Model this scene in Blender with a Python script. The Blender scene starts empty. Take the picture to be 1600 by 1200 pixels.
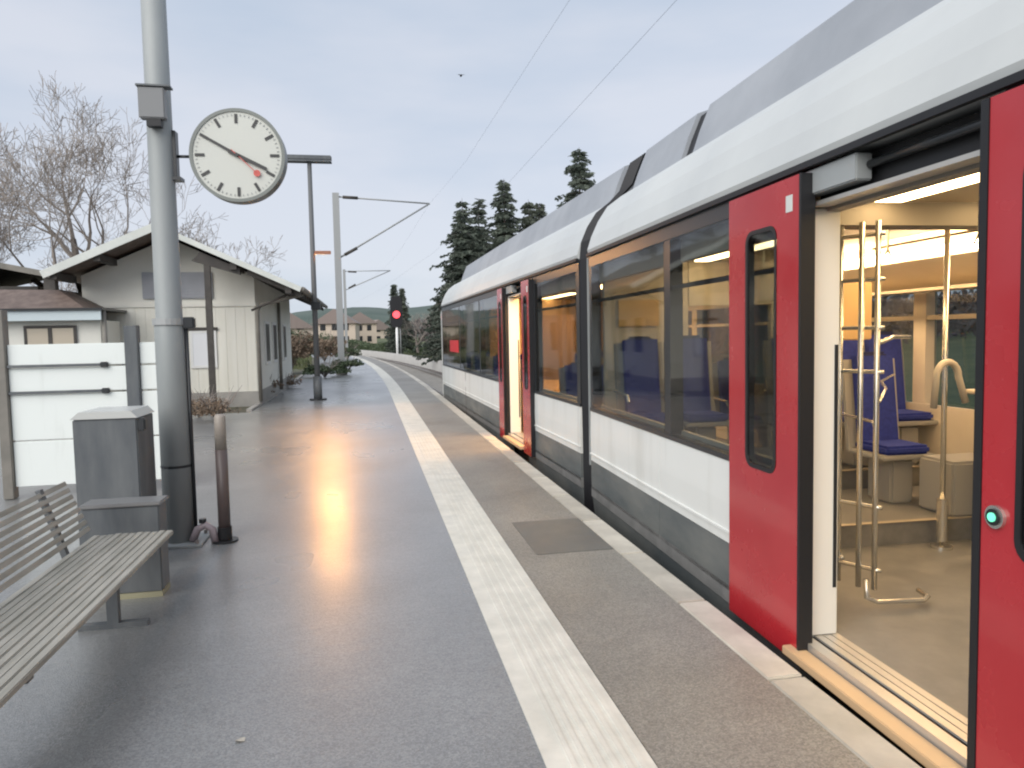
import bpy, bmesh, math, random
from mathutils import Vector, Matrix, noise
random.seed(7)
S = bpy.context.scene
COL = S.collection
R = math.radians

# ------------------------------------------------------------------ camera
H = 1.6
yaw, pitch, roll = R(11.0), R(-3.8), R(1.15)
fwd = Vector((math.sin(yaw)*math.cos(pitch), math.cos(yaw)*math.cos(pitch), math.sin(pitch)))
rt = fwd.cross(Vector((0, 0, 1))).normalized(); up = rt.cross(fwd)
Rv = math.cos(roll)*rt - math.sin(roll)*up
Uv = math.cos(roll)*up + math.sin(roll)*rt
cd = bpy.data.cameras.new('camera'); cam = bpy.data.objects.new('camera', cd); COL.objects.link(cam)
cam.matrix_world = Matrix(((Rv.x, Uv.x, -fwd.x, 0), (Rv.y, Uv.y, -fwd.y, 0), (Rv.z, Uv.z, -fwd.z, H), (0, 0, 0, 1)))
cd.sensor_width = 36; cd.lens = 1155/1600*36; cd.clip_start = .05; cd.clip_end = 5000
cd.dof.use_dof = False
S.camera = cam

# ------------------------------------------------------------------ world, sun, exposure
W = bpy.data.worlds.new('World'); S.world = W; W.use_nodes = True
nt = W.node_tree; nt.nodes.clear()
SUN_EL, SUN_AZ = R(35), R(221)      # azimuth clockwise from +Y: behind the camera, over the left shoulder
def wn(t, **k):
    n = nt.nodes.new(t)
    for a, b in k.items(): setattr(n, a, b)
    return n
out = wn('ShaderNodeOutputWorld'); bg1 = wn('ShaderNodeBackground'); bg2 = wn('ShaderNodeBackground'); mx = wn('ShaderNodeMixShader')
sky = wn('ShaderNodeTexSky', sky_type='NISHITA', sun_disc=False, sun_elevation=SUN_EL, sun_rotation=SUN_AZ)
bg1.inputs['Strength'].default_value = .06
tc = wn('ShaderNodeTexCoord'); mp = wn('ShaderNodeMapping'); mp.inputs['Scale'].default_value = (1.2, 1.2, 4.5)
nz = wn('ShaderNodeTexNoise'); nz.inputs['Scale'].default_value = 1.3; nz.inputs['Detail'].default_value = 5; nz.inputs['Roughness'].default_value = .5
rp = wn('ShaderNodeValToRGB'); e = rp.color_ramp.elements
e[0].position = .36; e[0].color = (.53, .62, .755, 1); e[1].position = .62; e[1].color = (.72, .755, .84, 1)
nt.links.new(tc.outputs['Generated'], mp.inputs['Vector']); nt.links.new(mp.outputs[0], nz.inputs['Vector'])
nt.links.new(nz.outputs['Fac'], rp.inputs['Fac']); nt.links.new(rp.outputs[0], bg2.inputs['Color']); bg2.inputs['Strength'].default_value = .52
nt.links.new(sky.outputs[0], bg1.inputs['Color'])
mx.inputs[0].default_value = .88
nt.links.new(bg1.outputs[0], mx.inputs[1]); nt.links.new(bg2.outputs[0], mx.inputs[2]); nt.links.new(mx.outputs[0], out.inputs[0])
sd = bpy.data.lights.new('sun', 'SUN'); sd.energy = 1.5; sd.angle = R(60); sd.color = (1, .96, .9)
so = bpy.data.objects.new('sun', sd); COL.objects.link(so)
sdir = Vector((math.sin(SUN_AZ)*math.cos(SUN_EL), math.cos(SUN_AZ)*math.cos(SUN_EL), math.sin(SUN_EL)))
so.rotation_euler = sdir.to_track_quat('Z', 'Y').to_euler(); so.location = (-5, -5, 20)
S.view_settings.view_transform = 'Standard'; S.view_settings.look = 'None'
S.view_settings.exposure = 1.0; S.view_settings.gamma = 1; S.view_settings.use_curve_mapping = False
S.render.film_transparent = False
S.render.engine = 'CYCLES'
S.cycles.max_bounces = 8; S.cycles.transparent_max_bounces = 16; S.cycles.glossy_bounces = 4; S.cycles.diffuse_bounces = 4
S.cycles.caustics_reflective = False; S.cycles.caustics_refractive = False; S.cycles.sample_clamp_indirect = 6
S.cycles.use_denoising = True; S.cycles.filter_width = 2.1

# ------------------------------------------------------------------ materials
MATS = {}
def mat(name, col, rough=.5, metal=0, col2=None, scale=8, bump=0, bscale=60, rough2=None, rscale=3, stretch=None, spec=.5, emit=None, estr=0, detail=5, coat=0, lo=.35, hi=.68, disp=None):
    if name in MATS: return MATS[name]
    m = bpy.data.materials.new(name); m.use_nodes = True; n = m.node_tree; b = n.nodes['Principled BSDF']
    b.inputs['Base Color'].default_value = (*col, 1); b.inputs['Roughness'].default_value = rough
    b.inputs['Metallic'].default_value = metal; b.inputs['Specular IOR Level'].default_value = spec
    b.inputs['Coat Weight'].default_value = coat; b.inputs['Coat Roughness'].default_value = .08
    t = n.nodes.new('ShaderNodeTexCoord'); mpn = n.nodes.new('ShaderNodeMapping'); n.links.new(t.outputs['Object'], mpn.inputs[0])
    if stretch: mpn.inputs['Scale'].default_value = stretch
    def ns(sc, d=detail, r=.6):
        x = n.nodes.new('ShaderNodeTexNoise'); x.inputs['Scale'].default_value = sc; x.inputs['Detail'].default_value = d; x.inputs['Roughness'].default_value = r
        n.links.new(mpn.outputs[0], x.inputs['Vector']); return x
    if col2 is not None:
        a = ns(scale); r_ = n.nodes.new('ShaderNodeValToRGB'); r_.color_ramp.elements[0].position = lo; r_.color_ramp.elements[1].position = hi
        r_.color_ramp.elements[0].color = (*col, 1); r_.color_ramp.elements[1].color = (*col2, 1)
        n.links.new(a.outputs['Fac'], r_.inputs[0]); n.links.new(r_.outputs[0], b.inputs['Base Color'])
    if rough2 is not None:
        a = ns(rscale, 4); r_ = n.nodes.new('ShaderNodeMapRange'); r_.inputs[1].default_value = .36; r_.inputs[2].default_value = .62
        r_.inputs[3].default_value = rough; r_.inputs[4].default_value = rough2
        n.links.new(a.outputs['Fac'], r_.inputs[0]); n.links.new(r_.outputs[0], b.inputs['Roughness'])
    if bump:
        a = ns(bscale, 3); bp = n.nodes.new('ShaderNodeBump'); bp.inputs['Strength'].default_value = bump; bp.inputs['Distance'].default_value = .004
        n.links.new(a.outputs['Fac'], bp.inputs['Height']); n.links.new(bp.outputs[0], b.inputs['Normal'])
    if emit: b.inputs['Emission Color'].default_value = (*emit, 1); b.inputs['Emission Strength'].default_value = estr
    MATS[name] = m; return m
def glassmat(name, tint, fres=1.35, rough=.02, gl=(1, 1, 1)):
    if name in MATS: return MATS[name]
    m = bpy.data.materials.new(name); m.use_nodes = True; n = m.node_tree; n.nodes.clear()
    o = n.nodes.new('ShaderNodeOutputMaterial'); t = n.nodes.new('ShaderNodeBsdfTransparent'); g = n.nodes.new('ShaderNodeBsdfGlossy')
    f = n.nodes.new('ShaderNodeFresnel'); x = n.nodes.new('ShaderNodeMixShader')
    t.inputs[0].default_value = (*tint, 1); g.inputs[0].default_value = (*gl, 1); g.inputs['Roughness'].default_value = rough; f.inputs[0].default_value = fres
    tcn = n.nodes.new('ShaderNodeTexCoord'); nn = n.nodes.new('ShaderNodeTexNoise'); nn.inputs['Scale'].default_value = 1.1; nn.inputs['Detail'].default_value = 1
    bp = n.nodes.new('ShaderNodeBump'); bp.inputs['Strength'].default_value = .12; bp.inputs['Distance'].default_value = .02
    n.links.new(tcn.outputs['Object'], nn.inputs[0]); n.links.new(nn.outputs['Fac'], bp.inputs['Height']); n.links.new(bp.outputs[0], g.inputs['Normal'])
    ge = n.nodes.new('ShaderNodeNewGeometry'); mm = n.nodes.new('ShaderNodeMath'); mm.operation = 'SUBTRACT'; mm.inputs[0].default_value = 1
    m2 = n.nodes.new('ShaderNodeMath'); m2.operation = 'MULTIPLY'
    n.links.new(ge.outputs['Backfacing'], mm.inputs[1]); n.links.new(mm.outputs[0], m2.inputs[0]); n.links.new(f.outputs[0], m2.inputs[1]); n.links.new(m2.outputs[0], x.inputs[0]); n.links.new(t.outputs[0], x.inputs[1]); n.links.new(g.outputs[0], x.inputs[2]); n.links.new(x.outputs[0], o.inputs[0])
    MATS[name] = m; return m
def wet_asphalt(name, c0, c1, r0, r1, coat, cr0, cr1, grain=.5):
    m = bpy.data.materials.new(name); m.use_nodes = True; n = m.node_tree; L = n.links.new; b = n.nodes['Principled BSDF']
    t = n.nodes.new('ShaderNodeTexCoord')
    def ns(sc, d=4, r=.6, st=None):
        x = n.nodes.new('ShaderNodeTexNoise'); x.inputs['Scale'].default_value = sc; x.inputs['Detail'].default_value = d; x.inputs['Roughness'].default_value = r
        if st:
            q = n.nodes.new('ShaderNodeMapping'); q.inputs['Scale'].default_value = st; L(t.outputs['Object'], q.inputs[0]); L(q.outputs[0], x.inputs['Vector'])
        else: L(t.outputs['Object'], x.inputs['Vector'])
        return x
    def mr(src, a, b_, c, d):
        x = n.nodes.new('ShaderNodeMapRange'); x.inputs[1].default_value = a; x.inputs[2].default_value = b_; x.inputs[3].default_value = c; x.inputs[4].default_value = d
        L(src, x.inputs[0]); return x.outputs[0]
    big = ns(.9, 6, .65); rp_ = n.nodes.new('ShaderNodeValToRGB'); rp_.color_ramp.elements[0].position = .3; rp_.color_ramp.elements[1].position = .7
    rp_.color_ramp.elements[0].color = (*c0, 1); rp_.color_ramp.elements[1].color = (*c1, 1); L(big.outputs['Fac'], rp_.inputs[0])
    v = n.nodes.new('ShaderNodeTexVoronoi'); v.inputs['Scale'].default_value = 140; L(t.outputs['Object'], v.inputs['Vector'])
    sep = n.nodes.new('ShaderNodeSeparateColor'); L(v.outputs['Color'], sep.inputs[0])
    g = mr(sep.outputs[0], 0, 1, 1-grain, 1+grain)
    mul = n.nodes.new('ShaderNodeVectorMath'); mul.operation = 'SCALE'; L(rp_.outputs[0], mul.inputs[0]); L(g, mul.inputs['Scale']); L(mul.outputs[0], b.inputs['Base Color'])
    pud = ns(.75, 3, .5, (1.0, .55, 1)); L(mr(pud.outputs['Fac'], .32, .66, r0, r1), b.inputs['Roughness'])
    b.inputs['Coat Weight'].default_value = coat; L(mr(pud.outputs['Fac'], .32, .66, cr0, cr1), b.inputs['Coat Roughness'])
    b.inputs['Specular IOR Level'].default_value = .4
    bp = n.nodes.new('ShaderNodeBump'); bp.inputs['Strength'].default_value = .45; bp.inputs['Distance'].default_value = .004; L(v.outputs['Distance'], bp.inputs['Height']); L(bp.outputs[0], b.inputs['Normal'])
    w = ns(7, 3, .6, (.6, 1.6, 1)); bp2 = n.nodes.new('ShaderNodeBump'); bp2.inputs['Strength'].default_value = .13; bp2.inputs['Distance'].default_value = .02
    L(w.outputs['Fac'], bp2.inputs['Height']); L(bp2.outputs[0], b.inputs['Coat Normal'])
    MATS[name] = m; return m
M_asph = wet_asphalt('wet_asphalt', (.165, .17, .172), (.235, .24, .24), .38, .5, 1, .25, .36, .32)
M_asph.node_tree.nodes['Principled BSDF'].inputs['Coat IOR'].default_value = 1.65
M_asph2 = wet_asphalt('damp_asphalt', (.19, .178, .155), (.29, .272, .24), .5, .65, .35, .3, .5, .3)
M_tact = mat('tactile_paint', (.60, .59, .53), .42, col2=(.74, .72, .65), scale=5, bump=.3, bscale=90, rough2=.6, rscale=4)
M_cop = mat('coping_concrete', (.46, .43, .37), .45, col2=(.62, .58, .50), scale=3.5, bump=.3, bscale=80, rough2=.65)
_n = M_cop.node_tree; _b = _n.nodes['Principled BSDF']; _l = _b.inputs['Base Color'].links[0]; _src = _l.from_socket
_oi = _n.nodes.new('ShaderNodeObjectInfo'); _m = _n.nodes.new('ShaderNodeMapRange'); _m.inputs[3].default_value = .80; _m.inputs[4].default_value = 1.12
_v = _n.nodes.new('ShaderNodeVectorMath'); _v.operation = 'SCALE'
_n.links.new(_oi.outputs['Random'], _m.inputs[0]); _n.links.new(_src, _v.inputs[0]); _n.links.new(_m.outputs[0], _v.inputs['Scale']); _n.links.new(_v.outputs[0], _b.inputs['Base Color'])
M_conc = mat('concrete', (.30, .29, .27), .6, col2=(.4, .38, .35), scale=2, bump=.3)
M_tw = mat('train_white', (.62, .62, .58), .3, col2=(.78, .79, .76), scale=1.6, rough2=.45, rscale=2, coat=.2, stretch=(1, 1.6, .25), lo=.22, hi=.5, detail=9)
M_tgrey = mat('train_skirt_grey', (.095, .11, .115), .35, col2=(.18, .185, .175), scale=2.2, detail=9, stretch=(1, .5, 1.6), rough2=.5)
M_fair = mat('roof_fairing_grey', (.30, .32, .35), .45, col2=(.38, .40, .43), scale=1.0, rough2=.55)
M_red = mat('door_red', (.42, .022, .030), .2, col2=(.48, .03, .038), scale=1.5, rough2=.3, coat=.4)
M_blk = mat('black_rubber', (.012, .012, .014), .5)
M_dk = mat('dark_frame', (.025, .027, .03), .3)
M_glass = glassmat('tinted_window_glass', (.61, .64, .65), 1.52, .04)
M_cglass = glassmat('clear_glass', (.85, .88, .86), 1.4)
M_cream = mat('interior_cream', (.68, .60, .47), .42, col2=(.74, .66, .53), scale=2)
M_pill = mat('door_pillar_white', (.82, .80, .74), .4)
M_floor = mat('interior_floor', (.17, .17, .165), .35, col2=(.24, .235, .225), scale=6, rough2=.5)
M_ceil = mat('interior_ceiling', (.58, .50, .38), .45)
M_steel = mat('handrail_steel', (.68, .66, .60), .25, metal=.85)
M_blue = mat('seat_blue', (.02, .035, .22), .8, col2=(.03, .05, .30), scale=30)
M_dblue = mat('seat_dark', (.02, .025, .09), .8)
M_shell = mat('seat_shell', (.36, .35, .32), .5)
M_strip = mat('strip_light', (1, 1, 1), .5, emit=(1, .69, .33), estr=8)
M_sill = mat('sill_aluminium', (.6, .58, .54), .35, metal=.6)
M_green = mat('button_green', (.1, .5, .35), .4, emit=(.2, 1, .6), estr=.5)
M_pole = mat('galvanised_grey', (.29, .31, .31), .5, metal=.1, col2=(.36, .38, .38), scale=3, rough2=.6, stretch=(1, 1, .3))
M_polel = mat('mast_grey', (.36, .37, .37), .55, metal=.2)
M_box = mat('dark_grey_metal', (.085, .095, .105), .35, col2=(.15, .16, .165), scale=4, detail=9, stretch=(1.5, 1.5, .35), rough2=.5)
M_face = mat('clock_face', (.60, .61, .56), .35)
M_rim = mat('clock_case', (.10, .11, .10), .35)
M_hand = mat('clock_black', (.05, .05, .05), .5)
M_rdot = mat('clock_red', (.6, .12, .1), .5)
M_wood = mat('weathered_slats', (.30, .29, .25), .38, col2=(.44, .42, .37), scale=4, rough2=.6, rscale=5, stretch=(6, .7, 6), bump=.3)
M_wall = mat('cream_render', (.77, .755, .68), .8, col2=(.83, .815, .74), scale=1.2, bump=.3, bscale=40)
M_wall2 = mat('cream_boards', (.78, .76, .67), .7, col2=(.83, .81, .73), scale=2, stretch=(3, 3, .4))
M_trim = mat('grey_wood_trim', (.18, .17, .15), .7, col2=(.26, .24, .21), scale=3)
M_dwood = mat('dark_brown_timber', (.045, .04, .036), .6, col2=(.075, .066, .058), scale=4)
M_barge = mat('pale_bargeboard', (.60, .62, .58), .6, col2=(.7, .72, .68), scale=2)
M_roof = mat('old_brown_tiles', (.12, .085, .07), .55, col2=(.2, .15, .125), scale=5, bump=.6, bscale=12)
M_shut = mat('grey_shutter', (.33, .34, .37), .6, col2=(.40, .41, .44), scale=2)
M_wpan = mat('white_panel', (.66, .69, .65), .35, col2=(.84, .88, .85), scale=2.2, stretch=(1.5, 1, .25), lo=.2, hi=.42, detail=9, rough2=.5)
M_fasc = mat('pale_blue_fascia', (.58, .66, .68), .5)
M_bark = mat('bark', (.13, .11, .095), .9, col2=(.2, .17, .15), scale=5)
M_twig = mat('twigs', (.26, .225, .20), .9, col2=(.36, .315, .28), scale=2)
M_needle = mat('conifer_needles', (.06, .078, .062), .7, col2=(.11, .13, .10), scale=1.2)  # greens lightened to put haze into the colour
M_needle2 = mat('conifer_needles_pale', (.07, .085, .065), .7, col2=(.12, .135, .10), scale=1.2)
M_leaf = mat('shrub_leaves', (.05, .085, .04), .6, col2=(.10, .12, .06), scale=2)
M_dry = mat('dry_brown_plants', (.16, .115, .08), .8, col2=(.26, .19, .13), scale=3)
M_grass = mat('verge_grass', (.075, .10, .045), .9, col2=(.15, .16, .08), scale=.7, bump=.6, bscale=8)
M_soil = mat('garden_soil', (.10, .085, .065), .8, col2=(.12, .13, .075), scale=.6, bump=.6, bscale=10)
M_ball = mat('ballast', (.11, .095, .085), .8, col2=(.2, .18, .165), scale=14, bump=1, bscale=30)
M_rail = mat('rail_steel', (.34, .31, .29), .35, metal=.7)
M_hill = mat('far_wooded_hill', (.07, .10, .085), .95, col2=(.11, .14, .12), scale=.03, detail=8)
M_wood2 = mat('brown_woodland', (.10, .085, .085), .95, col2=(.15, .13, .12), scale=.4)
M_lens = mat('signal_red_lens', (.8, .05, .05), .3, emit=(1, .07, .09), estr=1.3)
M_lamp = mat('lamp_glow', (1, .7, .4), .4, emit=(1, .50, .18), estr=4)
M_redp = mat('red_marking', (.62, .03, .04), .4)
M_white = mat('white_paint', (.8, .8, .78), .5)
M_brown = mat('reddish_brown_metal', (.10, .075, .07), .4)
M_pink = mat('pale_standpipe', (.36, .30, .32), .45)
M_farwall = mat('far_house_wall', (.62, .52, .42), .8)
M_farroof = mat('far_house_roof', (.26, .21, .19), .8)  # greyed so the colour carries some distance haze

# ------------------------------------------------------------------ helpers
def obj(name, bm, m, parent=None, smooth=False, kind=None):
    me = bpy.data.meshes.new(name); bm.to_mesh(me); bm.free()
    me.materials.append(m)
    if smooth:
        for p in me.polygons: p.use_smooth = True
    o = bpy.data.objects.new(name, me); COL.objects.link(o)
    if parent: o.parent = parent
    if kind: o['kind'] = kind
    return o
def tag(o, label, cat, group=None):
    o['label'] = label; o['category'] = cat
    if group: o['group'] = group
    return o
def thing(name, label, cat, loc=(0, 0, 0), rz=0, group=None):
    o = bpy.data.objects.new(name, None); COL.objects.link(o); o.location = loc; o.rotation_euler = (0, 0, rz)
    return tag(o, label, cat, group)
def dup(o, parent=None):
    c = o.copy(); COL.objects.link(c); c.parent = parent
    for ch in [x for x in COL.objects if x.parent == o]:
        dup(ch, c)
    return c
def B(): return bmesh.new()
def box(bm, x0, x1, y0, y1, z0, z1, bev=0):
    r = bmesh.ops.create_cube(bm, size=1)
    vs = r['verts']
    for v in vs: v.co = Vector(((x0+x1)/2+v.co.x*(x1-x0), (y0+y1)/2+v.co.y*(y1-y0), (z0+z1)/2+v.co.z*(z1-z0)))
    if bev:
        es = list({e_ for v in vs for e_ in v.link_edges})
        bmesh.ops.bevel(bm, geom=es, offset=bev, segments=2, affect='EDGES')
    return bm
def bx(name, m, parent, x0, x1, y0, y1, z0, z1, bev=0, kind=None):
    return obj(name, box(B(), x0, x1, y0, y1, z0, z1, bev), m, parent, kind=kind)
def tube(bm, pts, r, seg=8, cap=True):
    pts = [Vector(p) for p in pts]; rs = r if isinstance(r, (list, tuple)) else [r]*len(pts)
    rings = []
    prev = None
    for i, p in enumerate(pts):
        a = pts[max(i-1, 0)]; b = pts[min(i+1, len(pts)-1)]
        d = (b-a).normalized()
        if prev is None:
            ref = Vector((0, 0, 1)) if abs(d.z) < .9 else Vector((1, 0, 0))
            s = d.cross(ref).normalized()
        else:
            s = (prev - d*prev.dot(d)).normalized()
        prev = s; t = d.cross(s)
        rings.append([bm.verts.new(p + (s*math.cos(2*math.pi*k/seg)+t*math.sin(2*math.pi*k/seg))*rs[i]) for k in range(seg)])
    for a, b in zip(rings, rings[1:]):
        for k in range(seg): bm.faces.new((a[k], a[(k+1) % seg], b[(k+1) % seg], b[k]))
    if cap and seg > 2:
        bm.faces.new(rings[0][::-1]); bm.faces.new(rings[-1])
    return bm
def tb(name, m, parent, pts, r, seg=10): return obj(name, tube(B(), pts, r, seg), m, parent, smooth=False if seg < 6 else True)
def prism(bm, poly, axis, a, b):
    """poly: 2D points; axis 'y': poly in (x,z) extruded y a..b; 'z': (x,y) extruded z; 'x': (y,z) extruded x"""
    def P(u, v, w):
        return {'y': (u, w, v), 'z': (u, v, w), 'x': (w, u, v)}[axis]
    A = [bm.verts.new(P(u, v, a)) for u, v in poly]; Bv = [bm.verts.new(P(u, v, b)) for u, v in poly]
    n = len(poly)
    for i in range(n): bm.faces.new((A[i], A[(i+1) % n], Bv[(i+1) % n], Bv[i]))
    bm.faces.new(A[::-1]); bm.faces.new(Bv)
    bmesh.ops.recalc_face_normals(bm, faces=bm.faces[:])
    return bm
def disc(bm, c, r, t, seg=48, axis='y'):
    """short cylinder centred c, thickness t, axis"""
    c = Vector(c); d = {'x': Vector((1, 0, 0)), 'y': Vector((0, 1, 0)), 'z': Vector((0, 0, 1))}[axis]
    return tube(bm, [c-d*t/2, c+d*t/2], r, seg)
def rrect(y0, y1, z0, z1, r, n=5):
    pts = []
    for cy, cz, a0 in ((y1-r, z1-r, 0), (y0+r, z1-r, 90), (y0+r, z0+r, 180), (y1-r, z0+r, 270)):
        for k in range(n+1):
            a = R(a0+90*k/n); pts.append((cy+r*math.cos(a), cz+r*math.sin(a)))
    return pts

# curve of the line: straight to y=20, then bending left
RC = 530
def bend(y): return -max(0, y-20)**2/(2*RC)
def ystations(a, b):
    ys = [a]; y = a
    while y < b:
        y += 2.0 if y >= 18 else 19; y = min(y, b) if y < b else b
        if ys[-1] < 18 < y: y = 18
        ys.append(y)
    return ys
def ribbon(name, m, xa, xb, y0, y1, z0, z1, parent=None, kind=None):
    """solid strip following the bend, from lateral xa to xb"""
    bm = B(); ys = ystations(y0, y1); prev = None
    for y in ys:
        o = bend(y); r = [bm.verts.new(p) for p in ((xa+o, y, z0), (xb+o, y, z0), (xb+o, y, z1), (xa+o, y, z1))]
        if prev:
            for k in range(4): bm.faces.new((prev[k], r[k], r[(k+1) % 4], prev[(k+1) % 4]))
        else: bm.faces.new(r)
        prev = r
    bm.faces.new(prev[::-1]); bmesh.ops.recalc_face_normals(bm, faces=bm.faces[:])
    return obj(name, bm, m, parent, kind=kind)

# ------------------------------------------------------------------ setting: ground, platform, track
def sheet(name, m, x0, x1, y0, y1, z, kind='structure'):
    bm = B(); vs = [bm.verts.new(p) for p in ((x0, y0, z), (x1, y0, z), (x1, y1, z), (x0, y1, z))]; bm.faces.new(vs)
    return obj(name, bm, m, None, kind=kind)
sheet('ground', M_grass, -1500, 1500, -1500, 1500, -.95)
YE = 92
plat = ribbon('platform', M_asph, -2.6, 1.0, -8, YE, -.9, 0, kind='structure')
ribbon('platform_edge_strip', M_asph2, 1.002, 1.748, -8, YE, -.9, .001, kind='structure')
ribbon('platform_face', M_conc, 1.752, 1.90, -8, YE, -.9, -.08, kind='structure')
sheet('forecourt', M_asph, -40, -2.602, -12, 17.2, -.006)
sheet('garden', M_soil, -60, -2.602, 17.2, 100, -.02)
# second surface patch with slightly different asphalt (repair) on the edge strip
M_patch = mat('asphalt_patch', (.11, .108, .10), .35, col2=(.16, .155, .14), scale=3, bump=.5, bscale=150, rough2=.5)
for i, (ya, yb, xa) in enumerate(((5.15, 6.1, 1.16),)):
    p = ribbon('asphalt_patch', M_patch, xa, 1.744, ya, yb, .0, .005, plat, kind=None)
# tactile strip and its ribs
tact = ribbon('tactile_strip', M_tact, .60, .995, -8, YE, -.01, .006, kind='structure')
for k in range(6):
    x = .70+.05*k
    ribbon('rib', M_tact, x-.012, x+.012, -2, 60, .006, .011, tact)
# coping stones
cop = bpy.data.objects.new('coping', None); COL.objects.link(cop); cop['kind'] = 'structure'
stone_me = None
y = -6.0; k = 0
while y < YE-1:
    L = 1.0
    if stone_me is None:
        o = obj('coping_stone', box(B(), -.088, .088, -.490, .490, -.08, .008, .006), M_cop, cop); stone_me = o
    else:
        o = stone_me.copy(); COL.objects.link(o)
    yc = y+.5; o.location = (1.838+bend(yc), yc, random.uniform(-.0015, .0015)); o.rotation_euler = (0, 0, math.atan(max(0, yc-20)/RC))
    y += L
# wet puddle-free kerb at the platform's back edge
for a, b in ((17.4, 40),):
    ribbon('back_kerb', M_conc, -2.72, -2.6, a, b, -.05, .05, plat)
# track bed, rails, sleepers
bed = ribbon('track_bed', M_ball, 1.9, 5.3, -10, 200, -.94, -.70, kind='structure')
for xo in (3.5-.75, 3.5+.75):
    ribbon('rail', M_rail, xo-.035, xo+.035, -10, 200, -.70, -.55, bed)
bm = B()
yy = 18
while yy < 120:
    box(bm, 2.3+bend(yy), 4.7+bend(yy), yy-.12, yy+.12, -.74, -.66); yy += .65
obj('sleepers', bm, M_conc, bed, kind='stuff')
ribbon('track_bed', M_ball, 6.6, 10.2, 10, 200, -.945, -.72, kind='structure')
ribbon('rail', M_rail, 7.6, 7.67, 10, 200, -.72, -.57, None, kind='structure'); ribbon('rail', M_rail, 9.1, 9.17, 10, 200, -.72, -.57, None, kind='structure')
tag(ribbon('low_concrete_wall', mat('pale_wall', (.6, .58, .55), .6, col2=(.7, .68, .65), scale=2), 5.6, 5.8, 34, 110, -.94, -.05), 'long low pale concrete wall beyond the rails, left of the train front', 'wall')
# right-hand bank
bm = B(); prev = None
for y in range(10, 220, 6):
    o = bend(y); row = [bm.verts.new((11+o, y, -.9)), bm.verts.new((14+o, y, -.2+.3*noise.noise((y*.1, 0, 1)))), bm.verts.new((30+o, y, 1.0+.6*noise.noise((y*.07, 3, 1)))), bm.verts.new((90+o, y, 2.0))]
    if prev:
        for a in range(3): bm.faces.new((prev[a], prev[a+1], row[a+1], row[a]))
    prev = row
obj('bank', bm, M_grass, None, kind='structure')

# ------------------------------------------------------------------ hills
def hill(name, d, base, amp, seed, m, a0=-50, a1=60, depth=120):
    bm = B(); rows = []
    for a in [a0+(a1-a0)*i/110 for i in range(111)]:
        t = R(a); h = base+amp*(noise.noise((a*.07, seed, 0))*1.2+.35*noise.noise((a*.3, seed, 2))+.12*noise.noise((a*1.7, seed, 5)))
        rows.append([bm.verts.new((math.sin(t)*(d+dd), math.cos(t)*(d+dd), z)) for dd, z in ((0, -1.2), (depth*.35, h*.6), (depth, h), (depth*2.2, h*.5))])
    for p, q in zip(rows, rows[1:]):
        for k in range(3): bm.faces.new((p[k], q[k], q[k+1], p[k+1]))
    o = obj(name, bm, m, None, smooth=True, kind='structure'); return o
hill('hills', 420, 17, 9, 1.3, M_hill)
hill('hills', 900, 48, 16, 4.7, M_hill, depth=250)

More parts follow.
